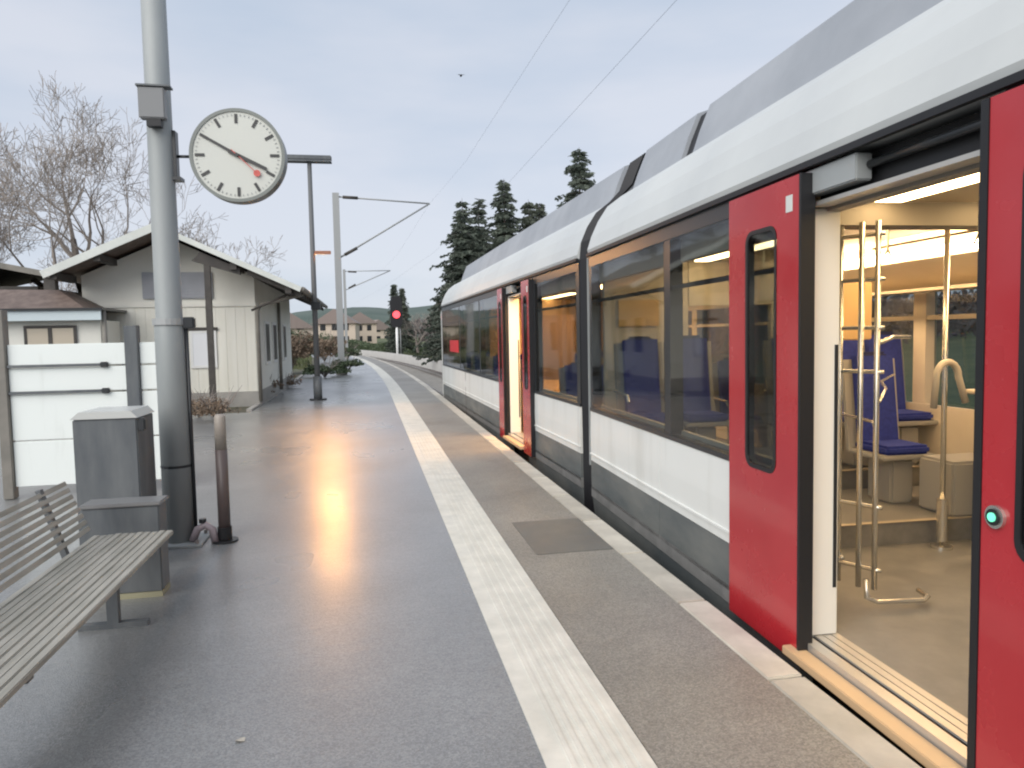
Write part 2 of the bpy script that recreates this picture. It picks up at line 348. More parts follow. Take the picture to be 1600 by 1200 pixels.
# ------------------------------------------------------------------ train
CW = 2.9
def roof_profile(v0=0):
    left = [(0, 2.385), (-.012, 2.43), (.03, 2.56), (.10, 2.71), (.20, 2.86), (.35, 2.97), (.62, 3.02)]
    return left + [(CW-x, z) for x, z in left[::-1]]
def fairing_profile():
    l = [(.42, 2.975), (.50, 3.20), (.585, 3.40), (.70, 3.44)]
    return l + [(CW-x, z) for x, z in l[::-1]]
def door_leaf(root, y0, y1, vo=-.055, vt=-.015, button=None, wy=None, lbl=None):
    z0, z1 = -.05, 2.335
    wy0, wy1 = wy if wy else (y0+.2, y1-.2)
    rr = rrect(wy0, wy1, .85, 2.13, .07)
    # frame of the leaf: outline with a window hole, as a real ring of faces
    bm = B()
    def ring(x):
        return [bm.verts.new((x, a, b)) for a, b in rr]
    n = len(rr)
    corners = [(y1, z1), (y0, z1), (y0, z0), (y1, z0)]
    F = []
    for x in (vo, vt):
        inner = ring(x); outer = [bm.verts.new((x, a, b)) for a, b in corners]
        m6 = n//4
        for c in range(4):
            for k in range(m6-1):
                i = c*m6+k; bm.faces.new((outer[c], inner[i], inner[i+1]))
            i = c*m6+m6-1; bm.faces.new((outer[c], inner[i], inner[(i+1) % n], outer[(c+1) % 4]))
        F.append((inner, outer))
    (i0, o0), (i1, o1) = F
    for k in range(n): bm.faces.new((i0[k], i0[(k+1) % n], i1[(k+1) % n], i1[k]))
    for k in range(4): bm.faces.new((o0[k], o0[(k+1) % 4], o1[(k+1) % 4], o1[k]))
    bmesh.ops.recalc_face_normals(bm, faces=bm.faces[:])
    leaf = obj('door_leaf', bm, M_red, root)
    if lbl: leaf['label'] = lbl
    # gasket and pane
    g = B(); inner = rrect(wy0+.022, wy1-.022, .872, 2.108, .055)
    A = [g.verts.new((vo-.003, a, b)) for a, b in rr]; C2 = [g.verts.new((vo-.003, a, b)) for a, b in inner]
    D = [g.verts.new((vt, a, b)) for a, b in inner]
    for k in range(n):
        g.faces.new((A[k], A[(k+1) % n], C2[(k+1) % n], C2[k])); g.faces.new((C2[k], C2[(k+1) % n], D[(k+1) % n], D[k]))
    obj('window_gasket', g, M_blk, leaf)
    obj('window_pane', prism(B(), inner, 'x', vo+.004, vo+.012), M_glass, leaf)
    obj('door_seal', box(B(), vo-.004, vt+.03, y0-.03 if button else y0-.02, y0-.002, z0, z1), M_blk, leaf)
    if button: obj('door_seal', box(B(), vo-.004, vt+.03, y1+.002, y1+.035, z0, z1), M_blk, leaf)
    obj('glint_plate', box(B(), vo-.002, vo-.0005, y0+.06, y0+.12, 2.17, 2.25), M_barge, leaf)  # pale plate standing in for a bright reflection near the leaf's top corner
    if button:
        by, bz = button
        obj('door_button', disc(B(), (vo-.006, by, bz), .038, .014, 28, 'x'), M_steel, leaf, smooth=False)
        obj('door_button', disc(B(), (vo-.015, by, bz), .027, .008, 24, 'x'), M_blk, leaf)
        obj('button_lamp', disc(B(), (vo-.021, by, bz), .015, .006, 20, 'x'), M_green, leaf)
    return leaf
def seat(root, v, u, z, face=-1, m=M_blue):
    """one seat; face -1: sitter looks to -y (towards the camera end)"""
    s = face
    sh = B()
    box(sh, v-.23, v+.23, u-.22, u+.22, z+.36, z+.40, .01)
    bk = [(u-s*.20, z+.38), (u-s*.24, z+.38), (u-s*.33, z+1.12), (u-s*.29, z+1.13)]
    prism(sh, bk, 'x', v-.235, v+.235)
    st = obj('seat', sh, M_shell, root)
    obj('cushion', box(B(), v-.19, v+.19, u-.21, u+.20, z+.402, z+.47, .02), m, st)
    bp = [(u-s*.13, z+.47), (u-s*.195, z+.44), (u-s*.285, z+1.15), (u-s*.22, z+1.16)]
    obj('backrest', prism(B(), bp, 'x', v-.165, v+.165), m, st)
    obj('headrest', box(B(), v-.12, v+.12, u-s*.25-.03, u-s*.25+.03, z+1.0, z+1.19, .02), M_dblue, st)
    obj('pedestal', box(B(), v-.10, v+.10, u-.14, u+.16, z+.0, z+.358, .02), M_shell, st)
    obj('armrest', tube(B(), [(v-.25, u-s*.25, z+.68), (v-.25, u+s*.12, z+.66), (v-.25, u+s*.16, z+.6)], .014), M_steel, st)
    return st
def side_segment(root, a, b, panes, mull=.06, low=True):
    """one stretch of near-side bodywork between door openings; panes = list of (y0,y1)"""
    n = max(1, round((b-a)/2.2)); st = (b-a)/n
    for i in range(n):
        p, q = a+i*st+.004, a+(i+1)*st-.004
        sk = B(); prism(sk, [(.0, .31), (.0, .02), (.05, -.42), (.10, -.42), (.07, .31)], 'y', p, q); obj('skirt_panel', sk, M_tgrey, root)
        w = B(); prism(w, [(.0, .313), (-.004, .56), (.0, .815), (.07, .815), (.07, .313)], 'y', p, q); obj('side_panel', w, M_tw, root)
    obj('side_moulding', box(B(), -.012, -.002, a, b, .375, .39), M_tw, root)
    obj('window_ledge', box(B(), -.006, .08, a, b, .818, .852), M_dk, root)
    obj('inner_lining', box(B(), .085, .12, a, b, .06, .88), M_cream, root)
    obj('window_header', box(B(), .0, .07, a, b, 2.26, 2.384), M_dk, root)
    obj('inner_header', box(B(), .085, .14, a, b, 2.1, 2.34), M_cream, root)
    xs = [a]+[t for pr in panes for t in pr]+[b]
    for i in range(0, len(xs), 2):
        if xs[i+1]-xs[i] > .005: obj('window_pillar', box(B(), .004, .10, xs[i], xs[i+1], .853, 2.259), M_dk, root)
    for (p, q) in panes:
        g = obj('window_glass', box(B(), .002, .010, p+.002, q-.002, .854, 2.258), M_glass, root)
        obj('transom', box(B(), .012, .035, p+.002, q-.002, 1.90, 1.93), M_dk, g)
def shell(root, a, b, fair, nose=False):
    obj('roof', prism(B(), roof_profile(), 'y', a, b), mat('roof_white', (.53, .55, .55), .4, col2=(.60, .62, .61), scale=.8, rough2=.5), root)
    obj('rain_gutter', box(B(), -.028, .0, a, b, 2.362, 2.392), M_blk, root)
    for p, q in fair:
        obj('roof_fairing', prism(B(), fairing_profile(), 'y', p, q), M_fair, root)
    if len(fair) > 1: obj('fairing_gap', prism(B(), [(a+.03 if a < CW/2 else a-.03, z-.02) for a, z in fairing_profile()], 'y', fair[0][1]+.001, fair[1][0]-.001), M_blk, root)
    # roof underside ducting space, floor and far side
    obj('floor', box(B(), .0, CW, a, b, -.06, .05), M_floor, root)
    obj('ceiling', box(B(), .12, CW-.12, a, b, 2.30, 2.34), M_ceil, root)
    obj('underframe', box(B(), .15, CW-.15, a, b, -.5, -.08), M_blk, root)
    obj('far_side_panel', box(B(), CW-.08, CW, a, b, -.42, .85), M_tw, root)
    obj('far_lining', box(B(), CW-.13, CW-.085, a, b, .06, .90), M_cream, root)
    obj('far_header', box(B(), CW-.13, CW, a, b, 1.92, 2.36), M_cream, root)
    y = a; k = 0
    while y < b-.2:
        q = min(y+1.5, b)
        obj('far_window', box(B(), CW-.03, CW-.02, y+.08, q-.08, .86, 1.915), M_glass, root)
        obj('far_pillar', box(B(), CW-.12, CW-.01, q-.079, min(q+.079, b), .86, 1.915), M_cream, root)
        y = q
    obj('window_bar', box(B(), CW-.11, CW-.04, a, b, 1.66, 1.70), M_cream, root)

# ---- near carriage
car = thing('railway_carriage', 'nearest carriage of the white train, with wide open red door leaves and lit interior', 'train carriage', (2.0, 0, 0), -math.atan(.028))
A0 = -9.0
shell(car, A0, 7.18, [(A0, 5.62), (5.86, 7.08)])
side_segment(car, A0, 2.10, [(A0+.1, -4.0), (-3.9, -1.2), (-1.1, 1.30)])
side_segment(car, 3.32, 7.18, [(3.45, 5.02), (5.14, 7.10)])
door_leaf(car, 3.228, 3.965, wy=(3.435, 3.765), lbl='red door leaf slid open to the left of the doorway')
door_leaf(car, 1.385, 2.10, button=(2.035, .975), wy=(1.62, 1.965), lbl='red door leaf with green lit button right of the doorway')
def doorway(root, y0, y1):
    # header recess
    obj('header_recess', box(B(), .10, .2, y0, y1, 2.2, 2.36), M_blk, root)
    obj('header_cover', box(B(), .0, .08, y1-.42, y1, 2.235, 2.352, .006), mat('header_grey', (.36, .38, .38), .4), root)
    tb('door_rail', M_dk, root, [(.06, y0, 2.30), (.06, y1-.43, 2.30)], .018)
    obj('header_trim', box(B(), .03, .12, y0, y1, 2.185, 2.205), M_sill, root)
    obj('header_soffit', box(B(), .121, .2, y0-.3, y1+.3, 2.17, 2.199), mat('soffit', (.30, .27, .23), .5), root)
    # sill: step, grooves
    obj('step_board', box(B(), -.10, -.012, y0+.01, y1-.01, -.02, .022, .004), mat('step_orange_glow', (.62, .43, .25), .5), root)  # pale step; the doorway's orange light is put into its colour
    obj('sill', box(B(), -.008, .052, y0, y1, -.03, .055), M_sill, root)
    obj('sill_groove', box(B(), .054, .070, y0, y1, -.03, .050), M_blk, root)
    for k in range(3):
        obj('sill_strip', box(B(), .074+.045*k, .112+.045*k, y0, y1, .0, .058), M_sill, root)
    # pillars
    p = obj('door_pillar', box(B(), .03, .20, y1-.02, y1+.10, .05, 2.19, .012), M_pill, root)
    obj('pillar_slot', box(B(), .168, .186, y1-.024, y1-.018, .30, 1.52), M_dk, p)
    obj('door_seal', box(B(), -.02, .028, y1-.0, y1+.025, -.04, 2.3), M_blk, root)
    p = obj('door_pillar', box(B(), .03, .20, y0-.1, y0+.0, .05, 2.19, .012), M_pill, root)
doorway(car, 2.105, 3.30)
# small latch blocks high and low on the seal by the leaf
for z in (2.05, 1.93, .80, .12):
    obj('latch', box(B(), -.012, .02, 3.285, 3.299, z-.045, z+.045, .004), M_steel, car)
# interior lights
obj('ceiling_light', box(B(), .60, .80, 2.75, 3.65, 2.283, 2.299), M_strip, car)
obj('light_surround', box(B(), .42, 1.0, 2.3, 3.75, 2.299, 2.301), M_ceil, car)
obj('ceiling_beam', box(B(), .12, CW-.12, 3.72, 3.90, 2.17, 2.30), mat('beam_grey', (.24, .22, .20), .5), car)
lt = B(); prism(lt, [(2.08, 2.16), (2.20, 2.15), (2.21, 2.20), (2.09, 2.21)], 'y', 3.2, 5.35); obj('ceiling_light', lt, mat('cove_strip_light', (1, 1, 1), .5, emit=(1, .68, .38), estr=11), car)
lt = B(); prism(lt, [(2.08, 2.16), (2.20, 2.15), (2.21, 2.20), (2.09, 2.21)], 'y', 5.45, 7.0); obj('ceiling_light', lt, MATS['cove_strip_light'], car)
obj('ceiling_light', box(B(), 1.0, 1.15, 4.0, 6.9, 2.283, 2.299), M_strip, car)
obj('ceiling_light', box(B(), 1.3, 1.45, 2.0, 3.6, 2.283, 2.299), M_strip, car)  # extra strip, added to brighten the cove side
obj('ceiling_light', box(B(), 1.0, 1.15, -6, 1.9, 2.283, 2.299), M_strip, car)
cv = B(); prism(cv, [(2.24, 2.14), (CW-.13, 1.93), (CW-.13, 2.3), (2.24, 2.3)], 'y', A0, 7.1); obj('ceiling_cove', cv, M_cream, car)
tb('light_rail', M_dk, car, [(2.02, 3.0, 2.255), (2.02, 5.6, 2.255)], .012)
obj('luggage_rail', box(B(), 2.45, 2.72, 3.5, 7.0, 1.90, 1.925), M_ceil, car)
# raised floor, steps
obj('raised_floor', box(B(), .125, CW-.14, 4.62, 5.7, .051, .21), M_floor, car)
obj('raised_floor', box(B(), .126, CW-.141, 5.702, 7.1, .051, .37), M_floor, car)
obj('step_nosing', box(B(), .13, CW-.14, 4.612, 4.66, .211, .216), mat('nosing', (.45, .38, .28), .5), car)
obj('step_nosing', box(B(), .13, CW-.14, 5.692, 5.75, .371, .376), MATS['nosing'], car)
# end wall and intermediate partitions
obj('end_wall', box(B(), .12, 1.0, 7.06, 7.12, .06, 2.3), M_cream, car); obj('end_wall', box(B(), 1.9, CW-.13, 7.06, 7.12, .06, 2.3), M_cream, car)
obj('glow_board', box(B(), .26, .68, 7.03, 7.055, 1.66, 1.92, .006), mat('orange_glow_paint', (.80, .52, .20), .45), car)  # orange board, its colour standing in for a luminous panel behind the windows
obj('gangway_header', box(B(), 1.002, 1.898, 7.05, 7.12, 1.86, 2.3), M_cream, car)
obj('corridor_post', box(B(), .98, 1.04, 5.9, 5.96, .38, 2.3), M_shell, car)
obj('notice_panel', box(B(), 1.62, 2.02, 5.60, 5.70, 1.50, 1.98, .01), mat('orange_cabinet', (.66, .46, .22), .45), car)
obj('low_partition', box(B(), 2.02, CW-.14, 4.28, 4.34, .051, 1.12, .015), M_shell, car)
obj('partition_top', box(B(), 2.0, CW-.14, 4.05, 4.60, 1.121, 1.15, .01), M_cream, car)
obj('wall_cabinet', box(B(), 1.98, CW-.14, 4.62, 4.98, .215, .62, .02), M_shell, car)
for y in (4.2, 5.3, 6.4): obj('panel_joint', box(B(), CW-.1305, CW-.128, y, y+.012, .1, .9), M_shell, car)
obj('notice', box(B(), 2.30, 2.34, 4.60, 4.603, 1.16, 1.2), M_white, car)
for u in (3.55, 4.3, 5.1, 5.9): tb('grab_strap', M_shell, car, [(1.2, u, 2.28), (1.2, u, 2.10), (1.17, u, 2.05), (1.23, u, 2.05), (1.2, u, 2.10)], .008, 6)
# poles and rails
for v, u in ((.50, 3.74), (.545, 3.62), (.60, 3.56)):
    tb('handrail_pole', M_steel, car, [(v, u, .16), (v, u, 2.17)], .0155)
for z in (2.1, 1.86, 1.60, 1.36, .62, .27):
    tb('handrail_bar', M_steel, car, [(.40, 3.80, z), (.50, 3.74, z), (.60, 3.56, z), (.62, 3.53, z)], .011)
tb('floor_rail', M_steel, car, [(.55, 3.56, .22), (.55, 3.55, .12), (.6, 3.53, .10), (.86, 3.50, .10), (.91, 3.53, .105), (.92, 3.62, .11)], .014)
tb('floor_rail', M_steel, car, [(.50, 3.70, .30), (.53, 3.8, .30), (.60, 4.6, .30)], .012)
pl = tb('handrail_pole', M_steel, car, [(1.78, 4.48, .05), (1.78, 4.48, 2.29)], .018)
obj('pole_foot', disc(B(), (1.78, 4.48, .06), .07, .018, 20, 'z'), M_steel, pl)
obj('pole_foot', disc(B(), (1.78, 4.48, .25), .035, .3, 16, 'z'), M_steel, pl)
loop = [(1.60, 4.36, 1.05)]+[(1.70+.10*math.cos(a), 4.36+.02*math.cos(a), 1.26+.10*math.sin(a)) for a in [math.pi-k*math.pi/10 for k in range(11)]]+[(1.86, 4.38, 1.08)]
tb('handle_loop', mat('grab_handle', (.55, .5, .42), .4), car, loop, .022)
tb('handrail_bar', M_steel, car, [(.62, 3.56, 1.20), (1.2, 4.3, 1.20), (1.6, 4.9, 1.2), (2.0, 5.3, 1.22)], .009)
tb('handrail_bar', M_steel, car, [(.62, 3.56, 1.52), (1.1, 4.1, 1.54), (1.6, 4.6, 1.53)], .013)
# seats
for v in (1.62, 2.12, 2.55): seat(car, v, 5.95, .371)
for v in (.36, .86): seat(car, v, 6.45, .371)
seat(car, 1.95, 5.25, .21)
for v in (.36, .84, 2.05, 2.53): seat(car, v, 0.6, .05, 1)
for v in (.36, .84, 2.05, 2.53): seat(car, v, -1.1, .05, -1)

# ---- gangway
art = thing('gangway_bellows', 'black folded gangway bellows joining the two white carriages', 'gangway', (2.215, 7.4, 0), -.005)
bm = B()
def hoop(y, s):
    l = [(.03, -.36), (.015, 1), (.012, 2.38), (.03, 2.56), (.10, 2.72), (.20, 2.87), (.35, 2.985), (.46, 3.1), (.50, 3.20), (.585, 3.40), (.70, 3.44)]
    prof = [(a+s, z-s*.6) for a, z in l]+[(CW-a-s, z-s*.6) for a, z in l[::-1]]
    return [bm.verts.new((a, y, z)) for a, z in prof]
prev = None
for i in range(15):
    r = hoop(-.21+i*.40/14, .022*(i % 2))
    if prev:
        for k in range(len(r)-1): bm.faces.new((prev[k], prev[k+1], r[k+1], r[k]))
    prev = r
obj('bellows', bm, M_blk, art)
obj('end_frame', box(B(), -.012, .03, -.175, -.150, .25, 2.36, .004), M_pole, art)
obj('footplate', box(B(), .15, CW-.15, -.22, .19, -.06, .04), M_blk, art)
obj('inner_wall', box(B(), .4, .45, -.2, .2, .04, 2.3), M_cream, art)
obj('inner_wall', box(B(), CW-.45, CW-.4, -.2, .2, .04, 2.3), M_cream, art)

# ---- far carriage
car2 = thing('railway_carriage', 'farther carriage of the white train, its doorway glowing orange, beyond the bellows', 'train carriage', (2.355, 0, 0), .018)
Y0, Y1 = 7.6, 20.0
shell(car2, Y0, Y1, [(7.75, 19.2)])
side_segment(car2, Y0, 10.14, [(7.72, 9.55)])
side_segment(car2, 11.42, Y1, [(11.55, 13.9), (14.02, 16.6), (16.72, 19.85)])
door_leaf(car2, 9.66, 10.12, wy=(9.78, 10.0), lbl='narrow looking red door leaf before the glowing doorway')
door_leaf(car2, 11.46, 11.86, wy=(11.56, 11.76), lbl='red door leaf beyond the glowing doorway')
doorway(car2, 10.14, 11.40)
obj('ceiling_light', box(B(), .30, 1.6, 10.35, 11.0, 2.283, 2.299), mat('warm_strip_light', (1, 1, 1), .5, emit=(1, .55, .2), estr=22), car2)
obj('ceiling_light', box(B(), 1.3, 1.45, 12.3, 19, 2.283, 2.299), M_strip, car2)
obj('ceiling_light', box(B(), 1.3, 1.45, 7.8, 9.8, 2.283, 2.299), M_strip, car2)
M_or = mat('orange_panel', (.74, .44, .20), .5)
obj('vestibule_screen', box(B(), .26, 1.15, 11.5, 11.54, .06, .86), M_or, car2)
obj('screen_glass', box(B(), .28, 1.13, 11.515, 11.525, .87, 1.9), mat('smoked_brown_glass', (.20, .13, .09), .15), car2)
obj('vestibule_screen', box(B(), 1.9, CW-.14, 11.5, 11.56, .06, 2.28), M_or, car2)
obj('end_panel', box(B(), .205, CW-.14, 14.0, 14.05, .06, 2.28), M_or, car2)
tb('handrail_pole', M_steel, car2, [(.5, 11.2, .05), (.5, 11.2, 2.28)], .016)
for u in (12.6, 13.6, 14.8, 15.8, 17): 
    for v in (.4, .88, 2.0, 2.48): seat(car2, v, u, .05, -1 if int(u) % 2 else 1)
for v in (.4, .88, 2.48): seat(car2, v, 8.7, .05)
obj('red_marking', box(B(), -.004, .0015, 16.9, 18.4, 1.22, 1.50), M_redp, car2)
obj('cab_door_seam', box(B(), -.003, .004, 15.9, 15.94, -.3, .81), M_brown, car2)
# nose of the driving cab
nose = B()
def ns(y, k, dz):
    w = CW*(1-k)/2; c = CW/2
    prof = [(-w, -.35), (-w, .8), (-w, 2.3-dz), (-w*.96, 2.42-dz), (-w*.8, 2.8-dz*1.3), (-w*.5, 2.95-dz*1.4), (w*.5, 2.95-dz*1.4), (w*.8, 2.8-dz*1.3), (w*.96, 2.42-dz), (w, 2.3-dz), (w, .8), (w, -.35)]
    return [nose.verts.new((c+a, y, z)) for a, z in prof]
rings = [ns(y, k, dz) for y, k, dz in ((20.002, 0, 0), (20.4, .015, .06), (20.9, .08, .25), (21.3, .25, .6), (21.5, .5, 1.1))]
for p, q in zip(rings, rings[1:]):
    for k in range(len(p)-1): nose.faces.new((p[k], p[k+1], q[k+1], q[k]))
nose.faces.new(rings[-1])
obj('cab_nose', nose, M_tw, car2, smooth=True)

# ------------------------------------------------------------------ station clock on pole
PX, PY = -1.515, 6.22
ph = thing('platform_pole', 'thick grey steel pole carrying the round station clock, beside the bench', 'pole', (PX, PY, 0))
tb('shaft', M_pole, ph, [(0, 0, 0), (0, 0, 1.72), (0, 0, 1.78), (0, 0, 3.2), (.0, 0, 5.6)], [.118, .112, .098, .092, .085], 20)
obj('base_plate', box(B(), -.2, .2, -.2, .2, 0, .02, .004), M_pole, ph)
for sx in (-1, 1):
    for sy in (-1, 1):
        obj('bolt', disc(B(), (sx*.16, sy*.16, .035), .014, .03, 6, 'z'), M_rail, ph)
obj('collar', disc(B(), (0, 0, 1.755), .123, .05, 20, 'z'), M_polel, ph)
obj('band', disc(B(), (0, 0, .62), .1185, .02, 20, 'z'), M_dk, ph)
tb('conduit', M_dk, ph, [(.125, -.02, .05), (.125, -.02, 1.72)], .014, 8)
obj('conduit_cap', box(B(), .10, .19, -.05, .02, 1.70, 1.79, .01), M_dk, ph)
tag_sp = thing('loudspeaker', 'small grey loudspeaker box strapped high on the clock pole', 'loudspeaker', (PX, PY, 0))
obj('housing', box(B(), -.10, .085, -.18, -.095, 3.27, 3.50, .008), mat('speaker_grey', (.22, .225, .23), .5), tag_sp)
obj('lid', box(B(), -.11, .13, -.19, -.09, 3.502, 3.515), M_box, tag_sp)
obj('mouth', box(B(), -.05, .05, -.17, -.10, 3.215, 3.269), M_blk, tag_sp)
obj('bracket', box(B(), -.02, .02, -.094, -.085, 3.3, 3.46), M_dk, tag_sp)
ck = thing('station_clock', 'round double sided station clock with white face showing ten to four', 'clock', (-.942, 6.15, 3.035), R(-3))
obj('case', disc(B(), (0, .06, 0), .358, .12, 72), M_rim, ck, smooth=False)
# a rim ring standing proud
bm = B(); seg = 72
for k in range(seg):
    a, b = 2*math.pi*k/seg, 2*math.pi*(k+1)/seg
    q = []
    for r_, yy in ((.358, -.012), (.333, -.012), (.333, .0), (.358, .0)):
        q.append(((r_*math.cos(a), yy, r_*math.sin(a)), (r_*math.cos(b), yy, r_*math.sin(b))))
    for i in range(4):
        j = (i+1) % 4
        bm.faces.new([bm.verts.new(p) for p in (q[i][0], q[i][1], q[j][1], q[j][0])])
bmesh.ops.remove_doubles(bm, verts=bm.verts[:], dist=1e-5); bmesh.ops.recalc_face_normals(bm, faces=bm.faces[:])
obj('rim', bm, mat('rim_grey', (.20, .215, .20), .4), ck)
obj('face', disc(B(), (0, -.002, 0), .333, .003, 72), M_face, ck)
def bar(name, ang, r0, r1, w, m, y=-.006, w2=None):
    a = R(ang); d = Vector((math.sin(a), 0, math.cos(a))); s = Vector((math.cos(a), 0, -math.sin(a))); w2 = w if w2 is None else w2
    bm = B(); A = []
    for yy in (y, y-.003):
        A.append([bm.verts.new(Vector((0, yy, 0))+d*r+s*sg*ww/2) for r, sg, ww in ((r0, -1, w), (r0, 1, w), (r1, 1, w2), (r1, -1, w2))])
    for k in range(4): bm.faces.new((A[0][k], A[0][(k+1) % 4], A[1][(k+1) % 4], A[1][k]))
    bm.faces.new(A[1]); bm.faces.new(A[0][::-1]); bmesh.ops.recalc_face_normals(bm, faces=bm.faces[:])
    return obj(name, bm, m, ck)
for k in range(12): bar('hour_mark', 30*k, .245, .315, .022, M_hand)
for k in range(60):
    if k % 5: bar('minute_mark', 6*k, .30, .315, .005, M_polel)
bar('minute_hand', 300, -.08, .30, .024, M_hand, -.011, .018); bar('hour_hand', 116, -.07, .24, .030, M_hand, -.016, .024)
sh = bar('second_hand', 134, -.06, .20, .006, M_rdot, -.021); obj('second_disc', disc(B(), (.2*math.sin(R(134)), -.0225, .2*math.cos(R(134))), .026, .003, 20), M_rdot, sh)
obj('hub', disc(B(), (0, -.02, 0), .014, .02, 16), M_hand, ck)
tb('mounting_arm', M_dk, ck, [(-.355, .06, 0), (-.47, .06, 0)], .012, 8)
br = obj('bracket', box(B(), -.50, -.46, .02, .10, -.17, .19, .004), M_dk, ck)
obj('bracket_foot', box(B(), -.52, -.43, .0, .11, -.19, -.165), M_dk, br)

# ------------------------------------------------------------------ bench
bn = thing('bench', 'long slatted grey bench with sloping slatted back, at the left of the wet platform', 'bench', (-1.45, 3.0, 0))
bx0 = -1.45; BY0, BY1 = 1.2-3.0, 4.78-3.0
for k in range(11):
    x = .25-.023-k*.041; z = .45-(.0 if k < 9 else .004)+.002*math.sin(k*2.1)
    w = .0192
    o = obj('slat', box(B(), x-w, x+w, BY0, BY1+random.uniform(-.004, .004), z-.028, z, .004), M_wood, bn)
for k in range(8):
    t = k/7; x = -.215-.115*t; z = .50+.275*t
    bm = box(B(), -.009, .009, BY0, BY1-.03, -.0135, .0135, .003)
    bmesh.ops.transform(bm, matrix=Matrix.Translation((x, 0, z)) @ Matrix.Rotation(R(-22), 4, 'Y'), verts=bm.verts[:])
    obj('slat', bm, M_wood, bn)
for yy in (BY1-.35, BY1-1.9, BY0+.3):
    lg = B(); box(lg, -.18, .18, yy-.025, yy+.025, .0, .03); box(lg, -.03, .03, yy-.024, yy+.024, .03, .40); box(lg, -.22, .22, yy-.025, yy+.025, .39, .42)
    lo_ = obj('leg', lg, M_box, bn)
    pr = B(); prism(pr, [(-.20, .39), (-.235, .40), (-.355, .80), (-.33, .805)], 'y', yy-.02, yy+.02); obj('back_support', pr, M_box, bn)
# planter box / grit box at the bench end
gb = thing('grit_box', 'low dark grey metal box just past the far end of the bench', 'box', (-1.535, 5.0, 0))
obj('body', box(B(), -.22, .22, -.09, .09, .035, .58, .006), M_box, gb)
obj('rim', box(B(), -.235, .235, -.10, .10, .581, .605, .006), mat('box_lid', (.2, .2, .2), .35), gb)
obj('lit_foot_strip', box(B(), -.22, .22, -.095, .09, .0, .034), mat('yellow_lit_edge', (.35, .33, .22), .5), gb)  # yellow light along the bottom edge, put into the strip's colour
lb = thing('litter_bin', 'square dark grey litter bin with wet pale top behind the bench', 'litter bin', (-1.78, 5.70, -.055))
obj('body', box(B(), -.215, .195, -.2, .2, .12, 1.135, .008), M_box, lb)
obj('top', prism(B(), [(-.225, 1.136), (.205, 1.136), (.16, 1.185), (-.17, 1.185)], 'y', -.21, .21), mat('bin_lid', (.55, .56, .54), .25), lb)
obj('foot', box(B(), -.12, .10, -.1, .1, 0, .12), M_blk, lb)
obj('latch', box(B(), .196, .25, -.2, -.14, 1.04, 1.13, .01), M_dk, lb)
# standpipe by pole base, bollard
sp = thing('standpipe', 'small pale curved standpipe at the foot of the clock pole', 'pipe', (-1.30, 6.12, 0))
tb('pipe', M_pink, sp, [(-.10, 0, .03), (-.06, 0, .12), (0, 0, .15), (.05, 0, .11), (.07, 0, .0)], .03, 10)
obj('valve', disc(B(), (-.02, 0, .185), .028, .03, 10, 'z'), M_dk, sp)
bo = thing('bollard_post', 'slim dark brown post with paler top, standing right of the clock pole', 'bollard', (-1.164, 6.15, 0))
tb('post', M_brown, bo, [(0, 0, 0), (0, 0, .74)], .047, 16)
tb('pale_top', mat('pale_post_top', (.34, .30, .26), .45), bo, [(0, 0, .741), (0, 0, 1.0), (0, 0, 1.02)], [.045, .043, .03], 16)
obj('foot_plate', disc(B(), (0, 0, .008), .10, .016, 20, 'z'), M_dk, bo)
obj('foot_ring', disc(B(), (0, 0, .07), .055, .1, 16, 'z'), M_blk, bo)

# ------------------------------------------------------------------ white screen left
sc_ = thing('white_screen_fence', 'white panelled screen with two dark rails and dark posts, left behind the bench', 'fence', (-3.0, 8.5, 0))
for x, zt, w in ((-.70, 1.96, .05), (.55, 1.78, .065)):
    obj('post', box(B(), x-w, x+w, -.06, .06, 0, zt, .006), M_trim if x < 0 else M_box, sc_)
for z0, z1 in ((.12, .59), (.605, 1.08), (1.10, 1.355), (1.375, 1.60)):
    obj('board', box(B(), -.645, .48, -.015, .015, z0, z1, .004), M_wpan, sc_)
    obj('board', box(B(), .62, .92, -.015, .015, z0, z1-.0, .004), M_wpan, sc_)
for z in (1.10, 1.375):
    r_ = obj('rail', box(B(), -.645, .24, -.05, -.017, z-.015, z+.015, .004), M_box, sc_)
    obj('rail_knob', box(B(), .24, .31, -.055, -.017, z-.028, z+.028, .006), M_dk, r_)

# ------------------------------------------------------------------ buildings
def slab(bm, pts, t, n):
    """thick sheet from 4 points, thickness t downwards along n"""
    n = Vector(n).normalized()*t
    A = [bm.verts.new(p) for p in pts]; C_ = [bm.verts.new(Vector(p)-n) for p in pts]
    bm.faces.new(A); bm.faces.new(C_[::-1])
    for i in range(4): bm.faces.new((A[i], C_[i], C_[(i+1) % 4], A[(i+1) % 4]))
    bmesh.ops.recalc_face_normals(bm, faces=bm.faces[:])
hs = thing('station_house', 'cream gabled station house with pale bargeboards and dark eaves, left of the platform', 'house', (-4.56, 19.0, 0))
RX, RZ = 0, 4.22; EL, ER = -2.35, 3.12; ZL, ZR = 3.16, 2.78
WL, WR = -1.95, 1.9; yF, yB = 0, 8.4
wz = lambda x: RZ-.16+(ZL-RZ)*(x/EL) if x < 0 else RZ-.16+(ZR-RZ)*(x/ER)
w = B(); prism(w, [(WL, -.1), (WR, -.1), (WR, wz(WR)), (0, wz(0)), (WL, wz(WL))], 'y', yF, yB); obj('wall', w, M_wall, hs)
for k in range(17):     # vertical boards below the string course on the gable
    x0 = WL+.01+k*(WR-WL-.02)/17
    obj('board', box(B(), x0, x0+(WR-WL-.02)/17-.006, -.014, -.001, .35, 2.42), M_wall2, hs)
